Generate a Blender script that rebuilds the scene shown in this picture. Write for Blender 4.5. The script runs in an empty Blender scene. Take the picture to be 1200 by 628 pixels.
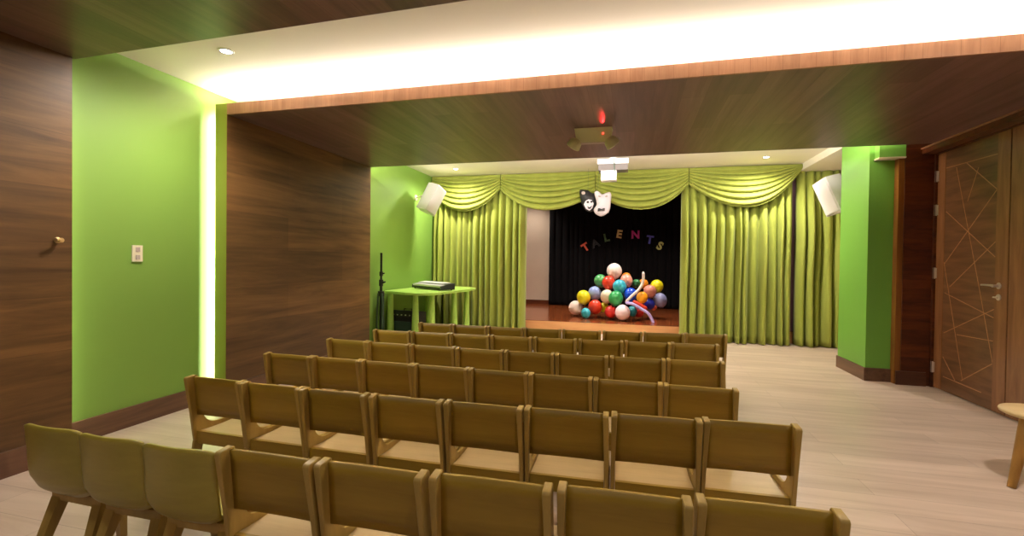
import bpy, bmesh, math, random
from mathutils import Vector, Matrix
R = math.radians
random.seed(7)
scene = bpy.context.scene
COL = scene.collection
PI = math.pi

# ------------------------------------------------------------------ camera
F_PX, YAW, PITCH, ROLL, CAM_H = 550.44, R(14.389), R(-0.761), R(0.722), 1.2
fwd = Vector((-math.sin(YAW)*math.cos(PITCH), math.cos(YAW)*math.cos(PITCH), math.sin(PITCH)))
rgt0 = Vector((math.cos(YAW), math.sin(YAW), 0))
up0 = rgt0.cross(fwd)
rgt = rgt0*math.cos(ROLL) + up0*math.sin(ROLL)
up = rgt.cross(fwd)
cam_d = bpy.data.cameras.new('camera')
cam = bpy.data.objects.new('camera', cam_d)
COL.objects.link(cam)
cam.matrix_world = Matrix(((rgt.x, up.x, -fwd.x, 0), (rgt.y, up.y, -fwd.y, 0), (rgt.z, up.z, -fwd.z, CAM_H), (0, 0, 0, 1)))
cam_d.sensor_width = 36
cam_d.lens = F_PX/1200*36
cam_d.clip_start = 0.02
scene.camera = cam
CAM = Vector((0, 0, CAM_H))


def ray(px, py):
    return fwd + rgt*((px-600)/F_PX) + up*((314-py)/F_PX)


def atX(px, py, X):
    d = ray(px, py)
    return CAM + d*(X/d.x)


def atY(px, py, Y):
    d = ray(px, py)
    return CAM + d*(Y/d.y)


def atZ(px, py, Z):
    d = ray(px, py)
    return CAM + d*((Z-CAM_H)/d.z)


# ------------------------------------------------------------------ materials
def lin(c):
    c = c/255.0
    return c/12.92 if c <= 0.04045 else ((c+0.055)/1.055)**2.4


def rgb(r, g, b):
    return (lin(r), lin(g), lin(b), 1.0)


def new_mat(name, rough=0.5, spec=0.5, coat=0.0):
    m = bpy.data.materials.new(name)
    m.use_nodes = True
    b = m.node_tree.nodes['Principled BSDF']
    b.inputs['Roughness'].default_value = rough
    b.inputs['Specular IOR Level'].default_value = spec
    b.inputs['Coat Weight'].default_value = coat
    return m, m.node_tree.nodes, m.node_tree.links, b


def mix_col(N, L, fac, a, b, mode='MIX'):
    n = N.new('ShaderNodeMix')
    n.data_type = 'RGBA'
    n.blend_type = mode
    for sock, v in ((n.inputs[0], fac), (n.inputs[6], a), (n.inputs[7], b)):
        if hasattr(v, 'is_output'):
            L.new(v, sock)
        else:
            sock.default_value = v
    return n.outputs[2]


def plain(name, c, rough=0.5, spec=0.5, var=0.06, scale=6.0, coat=0.0, metal=0.0, bump=0.0):
    m, N, L, b = new_mat(name, rough, spec, coat)
    tc = N.new('ShaderNodeTexCoord')
    nz = N.new('ShaderNodeTexNoise')
    nz.inputs['Scale'].default_value = scale
    nz.inputs['Detail'].default_value = 4
    L.new(tc.outputs['Object'], nz.inputs['Vector'])
    lo = tuple(x*(1-var) for x in c[:3])+(1,)
    hi = tuple(min(1, x*(1+var)) for x in c[:3])+(1,)
    L.new(mix_col(N, L, nz.outputs['Fac'], lo, hi), b.inputs['Base Color'])
    b.inputs['Metallic'].default_value = metal
    if bump:
        bp = N.new('ShaderNodeBump')
        bp.inputs['Strength'].default_value = bump
        bp.inputs['Distance'].default_value = 0.002
        n2 = N.new('ShaderNodeTexNoise')
        n2.inputs['Scale'].default_value = scale*30
        L.new(tc.outputs['Object'], n2.inputs['Vector'])
        L.new(n2.outputs['Fac'], bp.inputs['Height'])
        L.new(bp.outputs['Normal'], b.inputs['Normal'])
    return m


def wood(name, dark, light, axis='Y', scale=1.0, rough=0.4, spec=0.5, plank=None, coat=0.0, rand=0.0, stretch=14.0, contrast=(0.3, 0.7)):
    """grain runs along axis; plank = (length, width, plane) adds board-to-board tone changes and thin seams"""
    m, N, L, b = new_mat(name, rough, spec, coat)
    tc = N.new('ShaderNodeTexCoord')
    mp = N.new('ShaderNodeMapping')
    s = {'X': (1/stretch*3, 3, 3), 'Y': (3, 1/stretch*3, 3), 'Z': (3, 3, 1/stretch*3)}[axis]
    mp.inputs['Scale'].default_value = tuple(v*scale*4 for v in s)
    L.new(tc.outputs['Object'], mp.inputs['Vector'])
    nz = N.new('ShaderNodeTexNoise')
    nz.inputs['Scale'].default_value = 1.0
    nz.inputs['Detail'].default_value = 7
    nz.inputs['Roughness'].default_value = 0.62
    nz.inputs['Distortion'].default_value = 0.5
    L.new(mp.outputs['Vector'], nz.inputs['Vector'])
    cr = N.new('ShaderNodeValToRGB')
    cr.color_ramp.elements[0].position = contrast[0]
    cr.color_ramp.elements[0].color = dark
    cr.color_ramp.elements[1].position = contrast[1]
    cr.color_ramp.elements[1].color = light
    L.new(nz.outputs['Fac'], cr.inputs['Fac'])
    col = cr.outputs['Color']
    if plank:
        ln, wd, plane, amt = plank
        sp = N.new('ShaderNodeSeparateXYZ')
        L.new(tc.outputs['Object'], sp.inputs['Vector'])
        cb = N.new('ShaderNodeCombineXYZ')
        L.new(sp.outputs[plane[0]], cb.inputs[0])
        L.new(sp.outputs[plane[1]], cb.inputs[1])
        br = N.new('ShaderNodeTexBrick')
        br.inputs['Scale'].default_value = 1
        br.inputs['Brick Width'].default_value = ln
        br.inputs['Row Height'].default_value = wd
        br.inputs['Mortar Size'].default_value = 0.0015
        br.inputs['Mortar Smooth'].default_value = 0.2
        br.inputs['Color1'].default_value = (1-amt, 1-amt, 1-amt, 1)
        br.inputs['Color2'].default_value = (1+amt*0.4, 1+amt*0.4, 1+amt*0.4, 1)
        br.inputs['Mortar'].default_value = (0.62, 0.58, 0.55, 1)
        br.offset = 0.37
        L.new(cb.outputs[0], br.inputs['Vector'])
        col = mix_col(N, L, 1.0, col, br.outputs['Color'], 'MULTIPLY')
    if rand:
        oi = N.new('ShaderNodeObjectInfo')
        mr = N.new('ShaderNodeMapRange')
        mr.inputs['To Min'].default_value = 1-rand
        mr.inputs['To Max'].default_value = 1+rand
        L.new(oi.outputs['Random'], mr.inputs['Value'])
        hs = N.new('ShaderNodeHueSaturation')
        L.new(mr.outputs['Result'], hs.inputs['Value'])
        L.new(col, hs.inputs['Color'])
        col = hs.outputs['Color']
    L.new(col, b.inputs['Base Color'])
    return m


def emit(name, c, strength):
    m, N, L, b = new_mat(name)
    b.inputs['Base Color'].default_value = c
    b.inputs['Emission Color'].default_value = c
    b.inputs['Emission Strength'].default_value = strength
    return m


def fabric(name, lo, hi, rough=0.85, sheen=0.06):
    m, N, L, b = new_mat(name, rough, 0.2)
    tc = N.new('ShaderNodeTexCoord')
    mp = N.new('ShaderNodeMapping')
    mp.inputs['Scale'].default_value = (9, 9, 0.8)
    L.new(tc.outputs['Object'], mp.inputs['Vector'])
    nz = N.new('ShaderNodeTexNoise')
    nz.inputs['Scale'].default_value = 1.0
    nz.inputs['Detail'].default_value = 3
    L.new(mp.outputs['Vector'], nz.inputs['Vector'])
    L.new(mix_col(N, L, nz.outputs['Fac'], lo, hi), b.inputs['Base Color'])
    b.inputs['Sheen Weight'].default_value = sheen
    return m


M = {}
M['green'] = plain('green_wall_paint', (0.185, 0.33, 0.055, 1), 0.5, 0.35, 0.04, 2.0)
M['green_col'] = plain('bright_green_wall_paint', (0.17, 0.42, 0.06, 1), 0.45, 0.35, 0.03, 2.0)
M['olive'] = plain('edge_with_green_bounce', (0.26, 0.29, 0.04, 1), 0.5, 0.35, 0.04)  # wood edging with the wall's reflected green painted into its colour
M['white'] = plain('warm_white_ceiling_paint', (0.80, 0.74, 0.63, 1), 0.75, 0.2, 0.02, 1.5)
M['panel'] = wood('walnut_wall_panelling', rgb(80, 54, 29), rgb(130, 94, 54), 'Y', 1.0, 0.42, 0.4, (2.4, 0.32, (1, 2), 0.28), stretch=12)
M['panel_x'] = wood('walnut_panelling_along_the_wall', rgb(70, 42, 24), rgb(118, 78, 46), 'X', 1.0, 0.42, 0.4, (2.4, 0.32, (0, 2), 0.28), stretch=12)
M['soffit'] = wood('dark_walnut_ceiling_boards', rgb(92, 66, 62), rgb(132, 100, 94), 'Y', 1.0, 0.38, 0.5, (2.2, 0.16, (1, 0), 0.3), stretch=18)
M['fascia'] = wood('light_walnut_edging', rgb(140, 98, 72), rgb(172, 126, 96), 'Z', 1.6, 0.45, 0.4, (0.09, 5.0, (0, 2), 0.12), stretch=8)
M['base'] = wood('walnut_skirting', rgb(82, 56, 40), rgb(122, 88, 64), 'Y', 1.2, 0.4, 0.4)
M['base_x'] = wood('walnut_skirting_along', rgb(70, 40, 28), rgb(104, 64, 42), 'X', 1.2, 0.4, 0.4)
M['casing'] = wood('dark_mahogany_casing', rgb(58, 26, 12), rgb(112, 56, 24), 'X', 1.3, 0.35, 0.5, (1.5, 0.14, (0, 2), 0.35), stretch=6)
M['casing_edge'] = wood('brown_casing_edge', rgb(120, 74, 28), rgb(150, 98, 42), 'Z', 1.3, 0.4, 0.4)
M['door'] = wood('walnut_door_veneer', rgb(84, 54, 34), rgb(128, 88, 58), 'Y', 1.4, 0.35, 0.5, coat=0.2, stretch=9)
M['door_v'] = wood('walnut_door_stile_veneer', rgb(112, 70, 40), rgb(152, 104, 66), 'Z', 1.4, 0.35, 0.5, coat=0.2, stretch=9)
M['inlay'] = wood('pale_wood_inlay', rgb(160, 112, 72), rgb(188, 138, 94), 'Y', 2.0, 0.4)
M['floor'] = wood('pale_oak_laminate', rgb(186, 163, 144), rgb(215, 195, 178), 'X', 0.7, 0.34, 0.45, (1.25, 0.19, (0, 1), 0.09), stretch=9)
M['stage'] = wood('red_brown_stage_boards', rgb(120, 56, 24), rgb(160, 84, 42), 'X', 0.9, 0.18, 0.6, (1.4, 0.12, (0, 1), 0.2), coat=0.3)
M['stage_front'] = wood('orange_stage_edge', rgb(206, 146, 96), rgb(226, 172, 118), 'X', 1.0, 0.4)
M['chair'] = wood('beech_plywood_shaded_tone', (0.26, 0.155, 0.011, 1), (0.355, 0.22, 0.021, 1), 'X', 1.6, 0.42, 0.4, rand=0.12, stretch=7)  # same wood as the seats, shade on the backs put into the colour
M['chair_edge'] = wood('tan_plywood_frame', (0.31, 0.195, 0.038, 1), (0.44, 0.285, 0.065, 1), 'Z', 1.8, 0.42, 0.4, rand=0.10, stretch=7)
M['seat'] = wood('beech_seat_lit_tone', (0.44, 0.31, 0.15, 1), (0.56, 0.41, 0.20, 1), 'X', 1.6, 0.38, 0.4, rand=0.08, stretch=7)  # same wood as the backs, overhead light painted in as a paler tone
M['shell'] = wood('olive_brown_moulded_plywood', (0.30, 0.235, 0.03, 1), (0.40, 0.315, 0.045, 1), 'X', 1.2, 0.36, 0.45, rand=0.06, stretch=6)
M['stool'] = wood('pale_birch', rgb(206, 176, 124), rgb(226, 200, 152), 'X', 1.3, 0.4, 0.4)
M['stool_leg'] = wood('golden_birch_leg', rgb(140, 100, 44), rgb(172, 126, 62), 'Z', 1.3, 0.4, 0.4)
M['curtain'] = fabric('olive_lime_curtain_cloth', (0.23, 0.275, 0.04, 1), (0.35, 0.385, 0.072, 1))
M['swag'] = fabric('lime_satin_swag_cloth', (0.24, 0.28, 0.042, 1), (0.34, 0.37, 0.07, 1), 0.6, 0.06)
M['black'] = fabric('black_velvet_backdrop', (0.0025, 0.002, 0.0025, 1), (0.005, 0.004, 0.004, 1), 0.95, 0.0)
M['mauve'] = plain('mauve_proscenium_paint', rgb(150, 112, 124), 0.6, 0.3)
M['beige'] = plain('beige_stage_wall', rgb(206, 184, 160), 0.7, 0.3, 0.05, 4)
M['dark'] = plain('dark_void_paint', (0.02, 0.018, 0.016, 1), 0.8)
M['plastic'] = plain('white_plastic', (0.70, 0.67, 0.68, 1), 0.4, 0.5, 0.02)
M['cream'] = plain('cream_plastic', rgb(226, 214, 186), 0.4, 0.5, 0.02)
M['lampbody'] = plain('cream_plastic_green_bounce', rgb(236, 240, 196), 0.4, 0.5, 0.03)  # reflected green and extra brightness are put into the plastic's colour
M['greyplastic'] = plain('grey_plastic', rgb(176, 160, 152), 0.5, 0.5, 0.05)
M['projgrey'] = plain('mid_grey_plastic', (0.14, 0.12, 0.115, 1), 0.5, 0.5, 0.05)
M['darkplastic'] = plain('black_plastic', (0.012, 0.012, 0.014, 1), 0.4, 0.5, 0.1)
M['blackleather'] = plain('black_vinyl', (0.018, 0.014, 0.018, 1), 0.35, 0.5, 0.15, 20)
M['greymetal'] = plain('grey_green_metal', rgb(70, 92, 76), 0.4, 0.5, 0.1, metal=0.3)
M['blackmetal'] = plain('black_metal', (0.02, 0.025, 0.022, 1), 0.35, 0.5, 0.1, metal=0.3)
M['steel'] = plain('brushed_steel', (0.72, 0.68, 0.64, 1), 0.28, 0.5, 0.04, 30, metal=0.9)
M['brass'] = plain('pale_brass', rgb(206, 172, 120), 0.35, 0.5, 0.05, metal=0.4)
M['table'] = plain('lime_green_table_lacquer', rgb(176, 216, 100), 0.3, 0.5, 0.03)
M['lens'] = emit('white_downlight_glow', (1, 0.97, 0.9, 1), 18)
M['led'] = emit('warm_led_strip', (1, 0.93, 0.78, 1), 6)
M['red_led'] = emit('red_indicator', (1, 0.03, 0.02, 1), 6)
M['projglow'] = emit('white_glow_panel', (1, 0.99, 0.98, 1), 0.55)  # faint glow that whitens the front of the projector's lower box
M['maskwhite'] = plain('white_mask_card', rgb(226, 214, 224), 0.55, 0.4, 0.03)
M['maskblack'] = plain('black_mask_card', (0.018, 0.016, 0.02, 1), 0.5, 0.4, 0.1)


def balloon_mat(name, c):
    return plain('balloon_'+name, c, 0.28, 0.5, 0.02)


# ------------------------------------------------------------------ mesh helpers
def link_mesh(name, me, mat, parent=None, smooth=False):
    o = bpy.data.objects.new(name, me)
    COL.objects.link(o)
    if mat is not None:
        me.materials.append(mat)
    if smooth:
        for p in me.polygons:
            p.use_smooth = True
    if parent is not None:
        o.parent = parent
    return o


def obj(name, bm, mat, parent=None, smooth=False, bevel=0.0, seg=1):
    if bevel:
        es = [e for e in bm.edges if len(e.link_faces) == 2 and e.calc_face_angle(0) > 0.5]
        bmesh.ops.bevel(bm, geom=es, offset=bevel, segments=seg, affect='EDGES', clamp_overlap=True)
    bmesh.ops.recalc_face_normals(bm, faces=bm.faces)
    me = bpy.data.meshes.new(name)
    bm.to_mesh(me)
    bm.free()
    o = link_mesh(name, me, mat, parent, smooth)
    return o


def auto_smooth(o, ang=40):
    me = o.data
    for p in me.polygons:
        p.use_smooth = True
    me.set_sharp_from_angle(angle=R(ang))
    return o


def tag(o, label=None, cat=None, group=None, kind=None):
    if label:
        o['label'] = label
    if cat:
        o['category'] = cat
    if group:
        o['group'] = group
    if kind:
        o['kind'] = kind
    return o


def empty(name, loc, rz=0.0):
    o = bpy.data.objects.new(name, None)
    o.empty_display_size = 0.1
    COL.objects.link(o)
    o.location = loc
    o.rotation_euler = (0, 0, rz)
    return o


def copy_tree(o, parent=None):
    c = o.copy()
    COL.objects.link(c)
    c.parent = parent
    for ch in list(o.children):
        copy_tree(ch, c)
    return c


def B():
    return bmesh.new()


def box(bm, x0, x1, y0, y1, z0, z1, mat=None):
    vs = [bm.verts.new((x, y, z)) for z in (z0, z1) for y in (y0, y1) for x in (x0, x1)]
    if mat is not None:
        for v in vs:
            v.co = mat @ v.co
    for f in ((0, 2, 3, 1), (4, 5, 7, 6), (0, 1, 5, 4), (2, 6, 7, 3), (0, 4, 6, 2), (1, 3, 7, 5)):
        bm.faces.new([vs[i] for i in f])
    return vs


def prism(bm, poly, axis, a, b, fn=None):
    """extrude a 2D polygon along axis X/Y/Z from a to b"""
    def P(u, v, w):
        return {'X': (w, u, v), 'Y': (u, w, v), 'Z': (u, v, w)}[axis]
    va = [bm.verts.new(P(u, v, a)) for u, v in poly]
    vb = [bm.verts.new(P(u, v, b if fn is None else fn(u, v))) for u, v in poly]
    n = len(poly)
    f1 = bm.faces.new(va)
    f2 = bm.faces.new(vb[::-1])
    for i in range(n):
        j = (i+1) % n
        bm.faces.new((va[i], vb[i], vb[j], va[j]))
    return f1, f2


def tube(bm, pts, radii, seg=10, caps=True):
    pts = [Vector(p) for p in pts]
    if not hasattr(radii, '__len__'):
        radii = [radii]*len(pts)
    rings = []
    ref = None
    for i, p in enumerate(pts):
        t = (pts[min(i+1, len(pts)-1)]-pts[max(i-1, 0)]).normalized()
        if ref is None:
            ref = Vector((0, 0, 1)) if abs(t.z) < 0.9 else Vector((1, 0, 0))
        u = t.cross(ref).normalized()
        w = t.cross(u).normalized()
        ref = -(t.cross(u)) if False else ref
        rings.append([bm.verts.new(p + (u*math.cos(2*PI*k/seg) + w*math.sin(2*PI*k/seg))*radii[i]) for k in range(seg)])
    for a, b in zip(rings, rings[1:]):
        for k in range(seg):
            bm.faces.new((a[k], a[(k+1) % seg], b[(k+1) % seg], b[k]))
    if caps:
        bm.faces.new(rings[0][::-1])
        bm.faces.new(rings[-1])


def lathe(bm, prof, center=(0, 0, 0), seg=24, mat=None):
    """prof: list of (r, z)"""
    c = Vector(center)
    rings = []
    for r, z in prof:
        if r < 1e-6:
            v = Vector((0, 0, z))
            v = (mat @ v if mat else v) + c
            rings.append([bm.verts.new(v)])
        else:
            ring = []
            for k in range(seg):
                v = Vector((r*math.cos(2*PI*k/seg), r*math.sin(2*PI*k/seg), z))
                v = (mat @ v if mat else v) + c
                ring.append(bm.verts.new(v))
            rings.append(ring)
    for a, b in zip(rings, rings[1:]):
        for k in range(seg):
            k2 = (k+1) % seg
            if len(a) == 1 and len(b) == 1:
                continue
            if len(a) == 1:
                bm.faces.new((a[0], b[k], b[k2]))
            elif len(b) == 1:
                bm.faces.new((a[k], a[k2], b[0]))
            else:
                bm.faces.new((a[k], a[k2], b[k2], b[k]))
    for ring, flip in ((rings[0], True), (rings[-1], False)):
        if len(ring) > 2:
            bm.faces.new(ring[::-1] if flip else ring)


def grid_mesh(name, nu, nv, fn, mat, parent=None, smooth=True):
    vs = [fn(i/(nu-1), j/(nv-1)) for j in range(nv) for i in range(nu)]
    fs = [(j*nu+i, j*nu+i+1, (j+1)*nu+i+1, (j+1)*nu+i) for j in range(nv-1) for i in range(nu-1)]
    me = bpy.data.meshes.new(name)
    me.from_pydata([tuple(v) for v in vs], [], fs)
    me.update()
    return link_mesh(name, me, mat, parent, smooth)


def solidify(o, th, off=0.0):
    md = o.modifiers.new('thickness', 'SOLIDIFY')
    md.thickness = th
    md.offset = off
    return o


def struct(name, bm, mat, parent=None, bevel=0.0):
    o = obj(name, bm, mat, parent, bevel=bevel)
    if parent is None:
        o['kind'] = 'structure'
    return o


# ------------------------------------------------------------------ room dimensions
XL, XP, XB = -3.439, -3.271, -3.49         # green wall, timber portal face, green wall by the stage
Y1, Y2, Y3 = 2.083, 3.192, 5.399           # near portal ends, far portal starts and ends
ZS, ZF, ZC, ZV = 2.39, 2.481, 2.592, 2.695  # soffit, edging top, cove ceiling, ceiling by the stage
XR = 2.96
YN, YC, YS, YB = -2.8, 7.90, 8.04, 11.1
ZST = 0.185
ZT = 3.05

bm = B(); box(bm, -3.75, 3.2, YN-0.1, YS+0.05, -0.12, 0.0); struct('floor', bm, M['floor'])

bm = B(); box(bm, XL-0.2, XL, YN, Y3+0.02, 0, ZC+0.02); box(bm, XB-0.15, XB, Y3+0.02, YS, 0, ZV+0.02)
struct('wall_left', bm, M['green'])
bm = B(); box(bm, -3.7, 3.2, YN-0.12, YN, 0, 2.7); struct('wall_near', bm, M['panel_x'])
bm = B(); box(bm, XR, XR+0.15, YN, 3.6, 0, ZC+0.02); struct('wall_right', bm, M['panel'])
bm = B(); box(bm, XR, XR+0.15, 5.6, YS, 0, ZV+0.02); struct('wall_right_by_the_stage', bm, M['beige'])
bm = B(); box(bm, -3.7, 3.2, YN, Y3, ZC, ZC+0.12)
box(bm, -3.7, 3.2, Y3-0.05, YS+0.05, ZV, ZV+0.12); box(bm, -3.7, 3.2, Y3-0.05, Y3-0.01, ZC, ZV+0.05)
struct('ceiling', bm, M['white'])
bm = B(); box(bm, 2.39, XR, Y3+0.0, YS-0.1, 2.60, ZV); struct('ceiling_bulkhead', bm, M['white'])

# near timber portal (side panelling and boarded soffit)
bm = B(); box(bm, XP-0.02, XP, YN, Y1, 0, ZS); struct('trim_1', bm, M['panel'])
bm = B()
vs = [(XP-0.02, YN), (XR, YN), (XR, Y1-0.14), (XP-0.02, Y1+0.02)]
prism(bm, vs, 'Z', ZS, ZS+0.025); struct('trim_2', bm, M['soffit'])
bm = B(); prism(bm, [(XP-0.1, Y1-0.02), (XP-0.1, Y1+0.016), (XP, Y1+0.016), (XR, Y1-0.142), (XR, Y1-0.17), (XP, Y1-0.02)], 'Z', ZS+0.025, ZF)
struct('trim_3', bm, M['fascia'])
bm = B(); box(bm, XP-0.10, XP-0.02, Y1-0.02, Y1, 0, ZF); struct('trim_4', bm, M['panel'])
# far timber portal
bm = B(); box(bm, XP-0.02, XP, Y2, Y3, 0, ZS); struct('trim_5', bm, M['panel'])
bm = B(); box(bm, XP-0.02, XR, Y2+0.02, Y3, ZS, ZS+0.025); struct('trim_6', bm, M['soffit'])
ya = Y2
bm = B(); box(bm, XP-0.016, XR, ya, ya+0.02, ZS, ZF); struct('trim_7', bm, M['fascia'])
bm = B(); box(bm, -3.387, XP-0.001, Y2-0.001, Y2+0.02, 0, ZF-0.001); struct('trim_8', bm, M['olive'])
bm = B(); box(bm, XP-0.18, XR, Y3-0.02, Y3, ZS+0.025, ZS+0.06); struct('trim_9', bm, M['fascia'])

# skirtings
bm = B(); box(bm, XL, XL+0.018, Y1, Y2+0.3, 0, 0.141); struct('baseboard_left', bm, M['base'], bevel=0.003)
bm = B(); box(bm, XP, XP+0.018, YN, Y1, 0, 0.141); struct('baseboard_near_panel', bm, M['base'], bevel=0.003)
bm = B(); box(bm, XP, XP+0.018, Y2, Y3, 0, 0.141); struct('baseboard_far_panel', bm, M['base'], bevel=0.003)

# green column on the right with its skirting, wood casing panel
CX0, CY0, CY1 = 2.385, 5.70, 6.38
bm = B(); prism(bm, [(CX0, CY0), (2.66, CY0), (2.66, 5.72), (XR, 5.72), (XR, CY1), (CX0, CY1)], 'Z', 0, 2.62)
struct('wall_column', bm, M['green_col'])
bm = B(); prism(bm, [(CX0-0.016, CY0-0.016), (2.61, CY0-0.016), (2.61, CY0), (CX0, CY0), (CX0, CY1), (CX0-0.016, CY1)], 'Z', 0, 0.135)
struct('baseboard_column', bm, M['base'], bevel=0.003)
bm = B(); box(bm, 2.43, 2.66, 5.60, CY0, 2.315, 2.62); struct('trim_10', bm, M['green_col'])
bm = B(); box(bm, 2.425, 2.662, 5.595, CY0, 2.300, 2.315); struct('trim_11', bm, M['cream'])
bm = B(); box(bm, 2.61, 2.66, 5.62, CY0+0.03, 0, 2.30); struct('trim_12', bm, M['casing_edge'])
bm = B(); box(bm, 2.66, 2.86, 5.605, 5.72, 0, 2.62); struct('trim_13', bm, M['casing'])
bm = B(); box(bm, 2.612, 2.87, 5.588, 5.605, 0, 0.14); struct('baseboard_casing', bm, M['base_x'], bevel=0.003)
bm = B(); box(bm, 2.86, 2.93, 5.61, 5.72, 0, 2.62); struct('trim_14', bm, M['casing'])

# door header
bm = B(); box(bm, 2.80, XR, 3.21, 5.61, 2.33, ZS); struct('trim_15', bm, M['casing'])
bm = B(); box(bm, 2.785, 2.80, 3.21, 5.60, 2.378, ZS); struct('trim_16', bm, M['fascia'])

# door: hinged leaf, fixed second leaf, frame, inlay, handle, hinges
door = empty('door_1', (2.924, 5.12, 0)); door['kind'] = 'structure'
DO = Vector(door.location)


def dpart(name, bm, mat, parent=None, bevel=0.0):
    o = obj(name, bm, mat, None, bevel=bevel)
    if parent is None:
        o.data.transform(Matrix.Translation(-DO))
        o.parent = door
    else:
        o.data.transform(Matrix.Translation(-DO))
        o.parent = parent
    return o


YH, YE = 5.575, 4.645
bm = B(); box(bm, 2.924, 2.964, YE, YH, 0.008, 2.318)
leaf = dpart('door_leaf', bm, M['door'], bevel=0.002)
bm = B()
box(bm, 2.9215, 2.925, 5.455, YH-0.003, 0.01, 2.316)
box(bm, 2.9215, 2.925, YE+0.003, 4.785, 0.01, 2.316)
dpart('stile', bm, M['door_v'], leaf)
lines = [((1109, 197), (1170, 180)), ((1121, 196), (1149, 345)), ((1149, 345), (1164, 425)), ((1133, 191), (1170, 221)), ((1109, 248), (1168, 301)),
         ((1170, 222), (1107, 309)), ((1147, 196), (1134, 236)), ((1106, 307), (1128, 446)), ((1113, 336), (1169, 283)), ((1107, 343), (1168, 373)),
         ((1106, 390), (1168, 363)), ((1121, 392), (1165, 400)), ((1126, 446), (1166, 427)), ((1105, 441), (1150, 460)), ((1105, 418), (1119, 446))]
bm = B()
for p, q in lines:
    a, b_ = atX(*p, 2.924), atX(*q, 2.924)
    for v in (a, b_):
        v.y = min(max(v.y, 4.79), 5.452)
    d = (b_-a); d.x = 0
    n = Vector((0, -d.z, d.y)).normalized()*0.0035
    c = [(v.y, v.z) for v in (a-n, b_-n, b_+n, a+n)]
    prism(bm, c, 'X', 2.9226, 2.9265)
dpart('inlay', bm, M['inlay'], leaf)
bm = B(); box(bm, 2.924, 2.964, 3.66, YE-0.006, 0.008, 2.318)
dpart('door_leaf', bm, M['door_v'], bevel=0.002)
bm = B()
box(bm, 2.905, 2.985, YH+0.003, YH+0.035, 0, 2.325); box(bm, 2.905, 2.985, 3.62, 3.655, 0, 2.325); box(bm, 2.905, 2.985, 3.62, YH+0.035, 2.321, 2.34)
dpart('door_frame', bm, M['casing'])
# lever handle with rose and key rose
hp = Vector((2.924, 4.735, 1.052))
bm = B()
rot = Matrix.Rotation(-PI/2, 3, 'Y')
lathe(bm, [(0.026, 0), (0.026, 0.008), (0.012, 0.010), (0.011, 0.045), (0.013, 0.05), (0.0, 0.052)], hp, 20, rot)
tube(bm, [hp+Vector((-0.045, -0.006, 0)), hp+Vector((-0.047, 0.03, 0.003)), hp+Vector((-0.047, 0.09, 0.004)), hp+Vector((-0.045, 0.135, 0.002))], [0.010, 0.009, 0.008, 0.007], 10)
hd = dpart('door_handle', bm, M['steel'], leaf)
bm = B(); kp = hp+Vector((0, 0, -0.095))
lathe(bm, [(0.026, 0), (0.026, 0.008), (0.010, 0.010), (0.010, 0.022), (0, 0.022)], kp, 20, rot)
box(bm, kp.x-0.034, kp.x-0.02, kp.y-0.02, kp.y+0.02, kp.z-0.006, kp.z+0.006)
dpart('door_lock', bm, M['steel'], leaf)
for z in (2.10, 1.765, 1.14, 0.205):
    bm = B(); tube(bm, [(2.916, YH+0.012, z-0.055), (2.916, YH+0.012, z+0.055)], 0.012, 12)
    box(bm, 2.9175, 2.9245, YH-0.02, YH+0.012, z-0.05, z+0.05)
    dpart('hinge', bm, M['steel'])
# wall above/beside the door, behind the leaves
bm = B(); box(bm, XR+0.025, XR+0.15, 3.6, 5.6, 0, ZC+0.02); struct('wall_door', bm, M['casing'])

# ------------------------------------------------------------------ stage
bm = B(); box(bm, -3.75, 3.2, YS+0.05, YB+0.6, -0.02, ZST-0.02); box(bm, -3.75, 3.2, YS, YB+0.6, ZST-0.02, ZST); struct('floor_stage', bm, M['stage'])
bm = B(); box(bm, -3.75, 3.2, YS-0.005, YS+0.02, 0, ZST-0.006); struct('trim_17', bm, M['stage_front'])
SX0, SX1 = -2.05, 1.02
bm = B()
box(bm, -3.64, SX0, YS+0.03, YS+0.15, ZST, ZT); box(bm, SX1, 3.1, YS+0.03, YS+0.15, ZST, ZT); box(bm, SX0, SX1, YS+0.03, YS+0.15, 2.62, ZT)
struct('wall_proscenium', bm, M['mauve'])
bm = B(); box(bm, -3.75, 3.2, YB+0.1, YB+0.2, ZST, ZT); struct('wall_stage_back', bm, M['beige'])
bm = B(); box(bm, -3.75, 3.2, YB+0.08, YB+0.10, ZST, ZST+0.10); struct('baseboard_stage_back', bm, M['casing'])
bm = B(); box(bm, -3.75, -3.6, YS+0.15, YB+0.1, ZST, ZT); struct('wall_stage_left', bm, M['beige'])
bm = B(); box(bm, 3.1, 3.2, YS+0.15, YB+0.1, ZST, ZT); struct('wall_stage_right', bm, M['beige'])
bm = B(); box(bm, -3.75, 3.2, YS+0.0, YB+0.2, ZT, ZT+0.1); struct('ceiling_stage', bm, M['dark'])


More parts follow.
